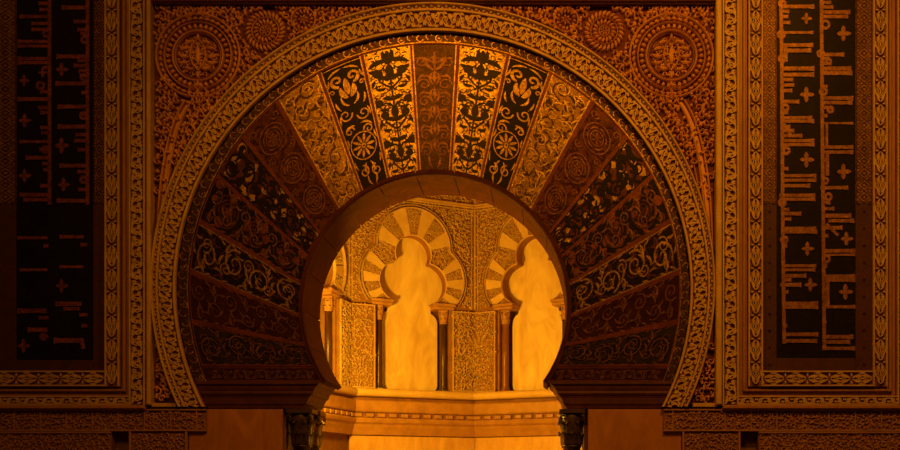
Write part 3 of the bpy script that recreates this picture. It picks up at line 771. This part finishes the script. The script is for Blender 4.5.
# ================================================================== LOWER WALL
def lower(s):
    X = (lambda x: x) if s > 0 else (lambda x: 870 - x)
    side = 'right' if s > 0 else 'left'
    f = lambda a, b, h=0.0: P(X(a), b, 4, h)
    edge = 1010
    fz = empty('carved_frieze', P(X(760), 432, 14), 'low horizontal band of fine worn carving under the %s inscription panel' % side, 'frieze', 'carved friezes under the panels')
    mb = MB(); box(mb, f, 663, edge, 409.2, 431.5, -10, 1, 0, .5); mb.build('frieze_ground', M['friezeg'], fz)
    mb = MB()
    emit(mb, f, curls(lambda x, y: True, 667, edge - 4, 415, 426, 7.2, random.Random(31), .95, .6), 2.8, 1, 0, False, lambda x, y: 410 < y < 430.5 and x > 664)
    for q in (409.2, 429.8): box(mb, f, 663, edge, q, q + 1.7, 1, 3.4, 0, .4)
    for x in range(672, edge, 26): box(mb, f, x, x + 1.2, 411, 429.8, 1, 3.0, 0, .3)
    mb.build('frieze_carving', M['frieze'], fz)
    pl = empty('carved_pilaster', P(X(712), 651, 14), 'carved stone strip standing between the %s marble slab and a dark gap' % side, 'pilaster', 'carved pilasters at the foot of the arch')
    mb = MB(); 
    g = lambda a, b, h=0.0: P(X(a), b, 4, h)
    box(mb, g, 682, 740, 431.7, 650, -10, 1, 0, .5); mb.build('pilaster_body', M['friezeg'], pl)
    mb = MB(); emit(mb, g, curls(lambda x, y: True, 688, 735, 437, 640, 7.6, random.Random(32), .95, .6), 2.8, 1, 0, False, lambda x, y: y > 432.5 and 683 < x < 739)
    for q in (682, 738): box(mb, g, q, q + 2, 431.7, 650, 1, 3.4, 0, .4)
    mb.build('pilaster_carving', M['frieze'], pl)
    dp = empty('carved_dado', P(X(850), 651, 14), 'broad stone facing of tiny worn carving below the %s frieze' % side, 'carved panel', 'carved stone dados')
    mb = MB(); box(mb, g, 758, edge, 431.7, 650, -10, 1, 0, .5); mb.build('dado_ground', M['friezeg'], dp)
    mb = MB(); emit(mb, g, curls(lambda x, y: True, 762, edge - 4, 437, 520, 7.2, random.Random(33), .95, .6), 2.6, 1, 0, False, lambda x, y: y > 432.5 and x > 759); box(mb, g, 758, edge, 431.7, 433.6, 1, 3.4, 0, .4)
    mb.build('dado_carving', M['frieze'], dp)
    mb = MB(); box(mb, g, 588, 681.5, 409.4 if False else 409.2, 650, -10, -1.0, 0, .5)
    o = mb.build('marble_slab', M['slab']); tag(o, 'plain orange-brown marble slab below the %s end of the arch, beside the column' % side, 'marble slab', 'marble slabs flanking the opening')
lower(1); lower(-1)

# jamb walls behind the columns
for s in (1, -1):
    X = (lambda x: x) if s > 0 else (lambda x: 870 - x)
    mb = MB(); f = lambda a, b, h=0.0: P(X(a), b, 8, h)
    box(mb, f, 588, 600, 409.4, 650, -60, 0, 0)
# columns
def lathe(mb, cx, cy, prof, n=20, m=0, smooth=True):
    rows = [[(cx + r * U * math.cos(2 * PI * j / n), cy + r * U * math.sin(2 * PI * j / n), z) for j in range(n)] for r, z in prof]
    grid(mb, rows, m, smooth, closed=True)
    mb.add(rows[0], [tuple(range(n))[::-1]], m); mb.add(rows[-1], [tuple(range(n))], m)
def column(x, y, ztop, zbase, rs, caph, wtop, mc, ms, name, label, cat, group, nl=8):
    """x,y metres; capital with two rows of leaves, volutes and a square abacus"""
    e = empty(name, (x, y, zbase), label, cat, group)
    zc = ztop - caph
    mb = MB(); lathe(mb, x, y, [(rs, zc), (rs * 1.04, zc + caph * .3), (rs * 1.12, zc + caph * .6), (wtop * .95, zc + caph * .86), (wtop * .9, zc + caph * .88)], 20)
    cap = mb.build('capital', mc, e)
    mb = MB()
    w = wtop * 1.08 * U
    f = lambda a, b, h=0.0: (x + a, y + b, h)
    box(mb, f, -w, w, -w, w, zc + caph * .885, ztop, 0)
    mb.build('abacus', mc, cap)
    mb = MB()
    for row, (z0, L, r0, nn) in enumerate(((0.02, .42, rs * 1.0, nl), (.30, .46, rs * 1.05, nl))):
        for k in range(nn):
            a = 2 * PI * (k + .5 * row) / nn
            ca, sa = math.cos(a), math.sin(a)
            rows = []
            for i in range(7):
                t = i / 6
                rr = r0 * (1.03 + .10 * t) + rs * .42 * max(0, t - .55) ** 1.3 * 2.4
                zz = zc + caph * (z0 + L * (t if t < .85 else .85 - (t - .85) * 1.2))
                hw = rs * .40 * (1 - .55 * t ** 3) * (1 + .16 * math.sin(t * 16)) * (.4 if i == 6 else 1)
                row_ = []
                for q in (-1, -.5, 0, .5, 1):
                    r2 = rr + (.10 * rs * (1 - abs(q)) if q else .14 * rs)
                    row_.append((x + (ca * r2 - sa * q * hw) * U, y + (sa * r2 + ca * q * hw) * U, zz))
                rows.append(row_)
            grid(mb, rows, 0, True)
    mb.build('leaf_tiers', mc, cap)
    for k in range(4):
        a = PI / 4 + k * PI / 2
        mb = MB(); ca, sa = math.cos(a), math.sin(a)
        cx_, cz = wtop * 1.12, zc + caph * .78
        rows = []
        for i in range(15):
            t = i / 14; rr = caph / U * .13 * (1 - .75 * t); ang = -PI / 2 + t * 3.4 * PI
            px = cx_ + rr * math.cos(ang); pz = cz + rr * math.sin(ang) * U
            rows.append([(x + (ca * px - sa * q) * U, y + (sa * px + ca * q) * U, pz + dz) for q, dz in ((-rs * .16, 0), (-rs * .16, .008 * rs / 12), (rs * .16, .008 * rs / 12), (rs * .16, 0))])
        grid(mb, rows, 0, True, closed=True); mb.build('volute', mc, cap)
    mb = MB()
    zb = zbase + rs * 1.6 * U
    lathe(mb, x, y, [(rs * .94, zb), (rs * .96, zb + (zc - zb) * .3), (rs * .9, zc - rs * .22 * U), (rs * 1.06, zc - rs * .2 * U), (rs * 1.1, zc - rs * .1 * U), (rs * 1.0, zc)], 24)
    mb.build('shaft', ms, e)
    mb = MB()
    lathe(mb, x, y, [(rs * 1.35, zbase + rs * .35 * U), (rs * 1.42, zbase + rs * .6 * U), (rs * 1.3, zbase + rs * .85 * U), (rs * 1.08, zbase + rs * .95 * U), (rs * 1.1, zbase + rs * 1.15 * U), (rs * 1.2, zbase + rs * 1.3 * U), (rs * 1.1, zbase + rs * 1.5 * U), (rs * .98, zb)], 24)
    box(mb, f, -rs * 1.4 * U, rs * 1.4 * U, -rs * 1.4 * U, rs * 1.4 * U, zbase, zbase + rs * .36 * U)
    mb.build('base', ms, e)
    return e
zi = P(0, 408.8, 6)[2]
for s in (1, -1):
    side = 'right' if s > 0 else 'left'
    X = (lambda x: x) if s > 0 else (lambda x: 870 - x)
    for d, w, mc in ((19, 'front', M['capital']), (57, 'rear', M['capitalw'])):
        xw = P(X(572.5), 0, 0)[0]
        column(xw, d * U, zi, 0.0, 9.5, .36, 12.0, mc, M['shaft'], 'column',
               'dark green marble column with leafy capital at the front of the %s jamb' % side if w == 'front' else 'brown-lit leafy-capital column behind the front one on the %s jamb' % side, 'column', 'columns carrying the arch')

# ================================================================== CHAMBER
HC = Vector((435, 320)); RC = 230.0
def hv(k): a = 2 * PI * k / 7; return Vector((HC[0] + RC * math.sin(a), HC[1] + RC * math.cos(a)))   # k=0 back corner, + right
FW = 2 * RC * math.sin(PI / 7)
def face(k):
    """face between corner k and k+1 (left to right when seen from inside, for k=-1: left-back face)"""
    A, B = hv(k), hv(k + 1); mid = (A + B) / 2; t = (B - A).normalized(); nrm = (HC - mid).normalized()
    def f(u, v, h=0.0):
        p = mid + t * u + nrm * h
        return ((p[0] - 450) * U, p[1] * U, (ZF - v) * U)
    return f
names = {-2: 'wall_left', -1: 'wall_back_left', 0: 'wall_back_right', 1: 'wall_right'}
LOB = [(0, 139, 28.5), (-22, 182, 31), (22, 182, 31)]
def trefoil(off=0.0, n=20):
    """outline of the three-lobed opening, starting bottom left, clockwise over the top, closing at v=213"""
    V0 = 212
    circles = [(c[0], c[1], c[2] + off) for c in (LOB[1], LOB[0], LOB[2])]
    def inside_other(x, y, i): return any(j != i and math.hypot(x - c[0], y - c[1]) < c[2] - 1e-3 for j, c in enumerate(circles))
    pts = []
    for i, c in enumerate(circles):
        for k in range(90):
            a = -PI * 1.25 + (PI * 1.5) * k / 89 + (0) if False else None
            a = (-PI * .75 - PI * .6) + (PI * 2 * k / 90) if False else 0
        arr = []
        for k in range(121):
            th = -PI + 2 * PI * k / 120       # from down, through left, up, right, down
            x = c[0] + c[2] * math.sin(th); y = c[1] - c[2] * math.cos(th)
            if inside_other(x, y, i) or y > V0: continue
            if i == 0 and (x > 0 or th > PI / 2): continue
            if i == 2 and (x < 0 or th < -PI / 2): continue
            arr.append((x, y))
        pts += arr[::4] + ([arr[-1]] if (len(arr) - 1) % 4 else [])
    return pts
def outer_outline():
    cs = [(-25, 176, 55), (0, 127, 57), (25, 176, 55)]
    pts = []
    for i, c in enumerate(cs):
        arr = []
        for k in range(121):
            th = -PI + 2 * PI * k / 120
            x = c[0] + c[2] * math.sin(th); y = c[1] - c[2] * math.cos(th)
            if y > 212 or any(j != i and math.hypot(x - q[0], y - q[1]) < q[2] - 1e-3 for j, q in enumerate(cs)): continue
            if i == 0 and (x > 0 or th > PI / 2): continue
            if i == 2 and (x < 0 or th < -PI / 2): continue
            arr.append((x, y))
        pts += arr[::3] + ([arr[-1]] if (len(arr) - 1) % 3 else [])
    return pts
OUTL = outer_outline(); TRE = trefoil()
def ray_hit(poly, cx, cy, a):
    dx, dy = math.sin(a), -math.cos(a); best = 0
    n = len(poly)
    for i in range(n):
        x1, y1 = poly[i]; x2, y2 = poly[(i + 1) % n]
        ex, ey = x2 - x1, y2 - y1; den = dx * ey - dy * ex
        if abs(den) < 1e-9: continue
        t = ((x1 - cx) * ey - (y1 - cy) * ex) / den; u = ((x1 - cx) * dy - (y1 - cy) * dx) / den
        if t > 0 and -1e-6 <= u <= 1 + 1e-6: best = max(best, t)
    return (cx + dx * best, cy + dy * best)
def pip(x, y, poly):
    c = False; n = len(poly); j = n - 1
    for i in range(n):
        xi, yi = poly[i]; xj, yj = poly[j]
        if (yi > y) != (yj > y) and x < (xj - xi) * (y - yi) / (yj - yi) + xi: c = not c
        j = i
    return c
NO = [(-31, 212)]
niche_hole = [(-57, 345), (-57, 222)] + [(-57, 212)] + TRE + [(57, 212), (57, 222), (57, 345)]
VT = -60
for k in (-2, -1, 0, 1):
    f = face(k); hw = FW / 2
    mb = MB()
    full = [(-hw, 345), (-hw, VT), (hw, VT), (hw, 345)]
    wallpoly = [(-hw, 345), (-hw, VT), (hw, VT), (hw, 345)]
    if k < 1:
        wallpoly = wallpoly + niche_hole[::-1]
        prism(mb, f, [wallpoly], -26, 0, 0, False)
        # niche back
        mb.add([f(-hw, 345, -26), f(-hw, VT, -26), f(hw, VT, -26), f(hw, 345, -26)], [(0, 1, 2, 3)], 1)
    else: mb.add([f(-hw, 345), f(-hw, VT), f(hw, VT), f(hw, 345)], [(0, 1, 2, 3)], 0)
    mb.add([f(-hw, 345, 0), f(hw, 345, 0), f(hw, 345, -26), f(-hw, 345, -26)], [(0, 1, 2, 3)], 1)
    mb.add([f(-hw, 345, 0), f(hw, 345, 0), f(hw, 651, 0), f(-hw, 651, 0)], [(0, 1, 2, 3)], 1)
    w = mb.build(names[k], [M['cground'], M['nicheback']]); tag(w, kind='structure')
    # carved plaster of the upper wall
    mb = MB()
    rng = random.Random(60 + k)
    def ok(u, v):
        if abs(u) > hw - 7 or v < 64 or v > 215: return False
        if k < 1 and pip(u, v, OUTL): return False
        if k < 1:
            for cx, cy, cr in ((-25, 176, 61), (0, 127, 63), (25, 176, 61)):
                if math.hypot(u - cx, v - cy) < cr: return False
        return True
    emit(mb, f, curls(ok, -hw + 4, hw - 4, 66, 214, 8.6, rng, 1.15, .6), 3.0, 0)
    emit(mb, f, curls(lambda u, v: abs(u) < hw - 5, -hw + 4, hw - 4, 18, 50, 8.5, rng, .8, .55), 2.6, 0)
    if k == 1: emit(mb, f, curls(lambda u, v: abs(u) < hw - 5, -hw + 4, hw - 4, 218, 340, 8.5, rng, .8, .55), 2.6, 0)
    if k < 1:
        emit(mb, f, curls(lambda u, v: pip(u, v, OUTL) and all(math.hypot(u - c[0], v - c[1]) > c[2] + 3 for c in LOB), -82, 82, 70, 210, 6.5, rng, .9, .6), 2.4, 0, 0, False, lambda u, v: all(math.hypot(u - c[0], v - c[1]) > c[2] for c in LOB) and v < 211)
    for sg in (-1, 1): box(mb, f, sg * (hw - 1.2) - 1.2, sg * (hw - 1.2) + 1.2, VT, 216, 0, 3, 0, .4); box(mb, f, sg * (hw - 6) - .8, sg * (hw - 6) + .8, 62, 216, 0, 2.4, 0, .3)
    mb.build('carved_plaster', M['cstucco'], w)
    # string course above
    mb = MB()
    for v0, v1, h in ((54, 57, 5), (57.2, 60, 3.2), (62, 63.6, 2.8), (10, 14, 5)): box(mb, f, -hw, hw, v0, v1, 0, h, 0, .5)
    mb.build('string_course', M['cstucco'], w)
# chamber ceiling, floor and the closing side behind the front wall
mb = MB()
vs = [hv(k) for k in (0, 1, 2, -2, -1)]
mb.add([((p[0] - 450) * U, p[1] * U, (ZF - VT) * U) for p in vs], [tuple(range(5))])
vs2 = [hv(2), hv(-2), Vector((211, 75)), Vector((659, 75))]; mb.add([((p[0] - 450) * U, p[1] * U, (ZF - VT) * U) for p in vs2], [(0, 1, 2, 3)])
tag(mb.build('ceiling', M['cground']), kind='structure')
mb = MB()
vs3 = [hv(0), hv(1), hv(2), Vector((659, 14)), Vector((211, 14)), hv(-2), hv(-1)]
mb.add([((p[0] - 450) * U, p[1] * U, 0.0) for p in vs3], [tuple(range(7))])
tag(mb.build('floor_chamber', M['floor']), kind='structure')
for sg, nm in ((-1, 'wall_front_left'), (1, 'wall_front_right')):
    p = hv(2 * sg); x0 = (p[0] - 450) * U; y0 = p[1] * U; mb = MB(); zt = (ZF - VT) * U
    mb.add([(x0, .75, 0), (x0, y0, 0), (x0, y0, zt), (x0, .75, zt)], [(0, 1, 2, 3)]); tag(mb.build(nm, M['cground']), kind='structure')
# blind arches
side_txt = {-2: 'at the far left edge of the opening', -1: 'left of the chamber corner', 0: 'right of the chamber corner'}
for k in (-2, -1, 0):
    f = face(k)
    ba = empty('blind_arch', f(0, 212, 0), 'three-lobed blind arch with fanned blocks, ' + side_txt[k], 'blind arch', 'three-lobed blind arches of the chamber')
    # fan blocks: alternating plain and carved
    def fan(cx, cy, angs, side=0):
        for i in range(len(angs) - 1):
            a0, a1, plain = angs[i][0], angs[i + 1][0], angs[i][1]
            n = 4
            inner = []; outer = []
            for j in range(n + 1):
                a = R(a0 + .6 + (a1 - a0 - 1.2) * j / n)
                p = ray_hit(TRE + [(31, 213), (-31, 213)], cx, cy, a); q = ray_hit(OUTL, cx, cy, a)
                inner.append(p); outer.append(q)
            poly = inner + outer[::-1]
            mb = MB()
            prism(mb, f, [poly], -1, 3.4 if plain else 1.6, 0, True)
            if not plain:
                xs = [p[0] for p in poly]; ys = [p[1] for p in poly]
                emit(mb, f, curls(lambda x, y: pip(x, y, poly), min(xs), max(xs), min(ys), max(ys), 5.4, random.Random(i), .65, .55), 3.8, 1.6, 1, False, lambda x, y: pip(x, y, poly))
            mb.build('plain_block' if plain else 'carved_block', [M['cplain']] if plain else [M['cground'], M['cstucco']], ba)
    fan(0, 139, [(-78, 0), (-72, 1), (-52, 0), (-30, 1), (-10, 0), (10, 1), (30, 0), (52, 1), (72, 0), (78, 0)][0:1] + [(-76, 1), (-52, 0), (-30, 1), (-10, 0), (10, 1), (30, 0), (52, 1), (76, 0)] if False else
        [(-74, 1), (-52, 0), (-30, 1), (-10, 0), (10, 1), (30, 0), (52, 1), (74, 0)])
    fan(-22, 182, [(-128, 1), (-112, 0), (-96, 1), (-78, 0), (-62, 1), (-46, 0)])
    fan(22, 182, [(46, 1), (62, 0), (78, 1), (96, 0), (112, 1), (128, 0)])
    mb = MB()
    pts = TRE
    emit(mb, f, [(pts, [.8] * len(pts))], 3.6, -1); mb.build('lobe_edge', M['cplain'], ba)
    mb = MB()
    emit(mb, f, [(OUTL, [1.4] * len(OUTL))], 6.5, 0); 
    o2 = []
    for i, (x, y) in enumerate(OUTL):
        cx, cy = (0, 150); L = math.hypot(x - cx, y - cy); o2.append((cx + (x - cx) * (L + 4) / L, cy + (y - cy) * (L + 4) / L))
    emit(mb, f, [(o2, [1.0] * len(o2))], 5.5, 0)
    mb.build('outer_moulding', M['cstucco'], ba)
    # impost blocks above the colonnettes
    for sg in (-1, 1):
        mb = MB(); a, b = sorted((sg * 32, sg * 66))
        box(mb, f, a, b, 210.5, 215, -25, 6.5, 0, .8); box(mb, f, a + 1.5, b - 1.5, 215.1, 219.5, -25, 4.5, 0, .8)
        mb.build('impost', M['ccap'], ba)
    # marble slab filling the niche
    mb = MB()
    sl = []
    r = 9
    def arc(cx, cy, r, a0, a1, n=6): return [(cx + r * math.cos(R(a0 + (a1 - a0) * i / n)), cy + r * math.sin(R(a0 + (a1 - a0) * i / n))) for i in range(n + 1)]
    sl += arc(-45 + r, 344.5 - r, r, 180, 90)[::-1]
    sl = arc(-45 + r, 343.5 - r, r, 90, 180) + arc(-45 + 16, 233 + 6, 16, 180, 250) + [(-34, 213)] + [(x * 1.05, y - (y < 150) * 1.5) for x, y in TRE if y < 208] + [(34, 213)] + arc(45 - 16, 239, 16, 290, 360) + arc(45 - r, 343.5 - r, r, 0, 90)  # rounded outline stands in for how light falls on the slab
    prism(mb, f, [sl], -25.9, -20, 0, True)
    o = mb.build('niche_slab', M['cslab']); tag(o, 'pale slab filling the three-lobed niche ' + side_txt[k], 'marble slab', 'pale slabs inside the blind arches')
    # colonnettes
    for sg in (-1, 1):
        x, y, z = f(sg * 51, 345, -8)
        ztop = (ZF - 219.8) * U; zb = (ZF - 344.8) * U
        which = 'left' if sg < 0 else 'right'
        red = (k == 0)
        column(x, y, ztop, zb, 5.6, .21, 6.4, M['ccap'], M['cshaftr'] if red and sg < 0 else M['cshaft'], 'colonnette',
               'slim %s colonnette %s of the pale slab %s' % ('reddish' if red and sg < 0 else 'dark', which, side_txt[k]), 'column', 'colonnettes of the blind arches', 6)
# carved piers at the corners
def pier(k, lab):
    e = empty('carved_pier', face(k)(-FW / 2, 345, 0), lab, 'pier', 'carved corner piers of the chamber')
    for kk, sg in ((k - 1, 1), (k, -1)):
        if kk < -2 : continue
        f = face(kk); hw = FW / 2
        a, b = sorted((sg * 60.5, sg * (hw + 2.0)))
        mb = MB(); box(mb, f, a, b, 221, 344.6, 0.05, 5, 0, .6); 
        pb = mb.build('pier_face', M['cground'], e)
        mb = MB()
        ia, ib = a + 4.5, b - 4.5
        emit(mb, f, curls(lambda x, y: ia < x < ib, ia, ib, 227, 339, 8.2, random.Random(70 + kk), 1.2, .6), 8.2, 5)
        for q in (a, b - 2.2): box(mb, f, q, q + 2.2, 221, 344.6, 5, 7.8, 0, .5)
        for q in (221, 342.2): box(mb, f, a, b, q, q + 2.2, 5, 7.6, 0, .5)
        mb.build('pier_carving', M['cstucco'], pb)
pier(0, 'carved plaster pier in the far corner, between the two pale marble slabs')
pier(-1, 'carved plaster pier at the left, between the left slab and the dark arch edge')
# cornice running round the chamber
def run(name, prof, m, parent, fs=(-2, -1, 0, 1)):
    """sweep an (h,v) profile along the inner faces with mitred corners"""
    mb = MB(); rows = []
    ks = [-2, -1, 0, 1, 2]
    for kk in ks:
        c = hv(kk); dirn = (HC - c).normalized(); kf = 1 / math.cos(PI / 7)
        rows.append([((c[0] + dirn[0] * h * kf - 450) * U, (c[1] + dirn[1] * h * kf) * U, (ZF - v) * U) for h, v in prof])
    # face normals differ: split faces so that shading stays flat
    grid(mb, rows, 0, False, closed=True)
    return mb.build(name, m, parent)
co = empty('cornice', face(0)(-FW / 2, 415, 0), 'moulded marble ledge running round the chamber under the pale slabs', 'cornice')
run('roll_moulding', [(0, 345), (14, 345.2)] + [(14 + 6 * math.sin(R(a)), 351 - 6 * math.cos(R(a))) for a in range(0, 181, 20)] + [(0, 357.2)], M['cplain'], co)
run('shadow_recess', [(0, 357.4), (5, 357.4), (5, 362), (0, 362)], M['dent'], co)  # dark strip, the shadow under the roll put into its colour
run('fascia', [(0, 362.2), (14, 362.2), (16, 364), (16, 378), (15, 380), (0, 380)], M['ccorn'], co)
run('inlay_band', [(0, 380.2), (11, 380.2), (11, 388.4), (0, 388.4)], M['dent'], co)
run('ogee_moulding', [(0, 388.6), (16, 388.6), (17, 391), (16, 395), (13, 398), (12, 402), (10, 407), (8, 413), (0, 414)], M['ccorn'], co)
for k in (-2, -1, 0, 1):
    f = face(k)
    for i in range(11):
        u = -FW / 2 + 12 + i * (FW - 24) / 10
        mb = MB(); box(mb, f, u - 5.6, u + 5.6, 381.6, 387.2, 10.9, 14.5, 0, .7); mb.build('dentil', M['ccorn'], co)
# polished dado below
for k, lab in ((-1, 'polished honey marble wall slab below the ledge, left of the far corner'), (0, 'polished honey marble wall slab below the ledge, right of the far corner')):
    f = face(k); mb = MB(); hw = FW / 2
    box(mb, f, -hw + 1.5, hw - 1.5, 414.3, 650, .2, 3, 0, .4)
    tag(mb.build('dado_slab', M['cdado']), lab, 'marble slab', 'marble dado slabs of the chamber')

# ================================================================== LIGHT, CAMERA
def light(kind, loc, energy, col, size=.3, target=None, spot=None):
    l = bpy.data.lights.new('unseen_lamp', kind); l.energy = energy; l.color = col
    if kind == 'AREA': l.size = size
    else: l.shadow_soft_size = size
    if spot: l.spot_size = R(spot); l.spot_blend = .8
    o = bpy.data.objects.new('unseen_lamp', l); COL.objects.link(o); o.location = loc
    if target: o.rotation_euler = (Vector(target) - Vector(loc)).to_track_quat('-Z', 'Y').to_euler()
    return o
W1 = (1.0, .315, .012)
W2 = (1.0, .47, .018)
light('SPOT', (-.5, -4.6, 8.0), 210, W1, .25, (-.2, 0, 5.0), 70)
light('SPOT', (3.2, -5.2, 8.6), 1000, W1, .3, (2.0, 0, 4.6), 80)
light('AREA', (-1.6, -7.5, 8.8), 150, W1, 1.6, (0, 0, 3.6))  # added soft fill, no visible source
light('POINT', ((262 - 450) * U, 1.65, (ZF - 330) * U), 560, W2, .12)
light('POINT', ((620 - 450) * U, 1.9, (ZF - 420) * U), 90, W2, .12)  # added weak fill, out of view behind the right jamb
w = bpy.data.worlds.new('world'); sc.world = w; w.use_nodes = True
w.node_tree.nodes['Background'].inputs[0].default_value = (1.0, .24, .02, 1)
w.node_tree.nodes['Background'].inputs[1].default_value = .02
cam = bpy.data.cameras.new('camera'); co_ = bpy.data.objects.new('camera', cam); COL.objects.link(co_)
co_.location = ((VX - 450) * U, -10.0, (ZF - VY) * U); co_.rotation_euler = (PI / 2, 0, 0)
cam.sensor_width = 36; cam.lens = 40; cam.shift_x = -(VX - 450) / 900; cam.shift_y = (VY - 225) / 900
sc.camera = co_
sc.view_settings.view_transform = 'Standard'; sc.view_settings.look = 'None'; sc.view_settings.gamma = 1
sc.view_settings.exposure = 0
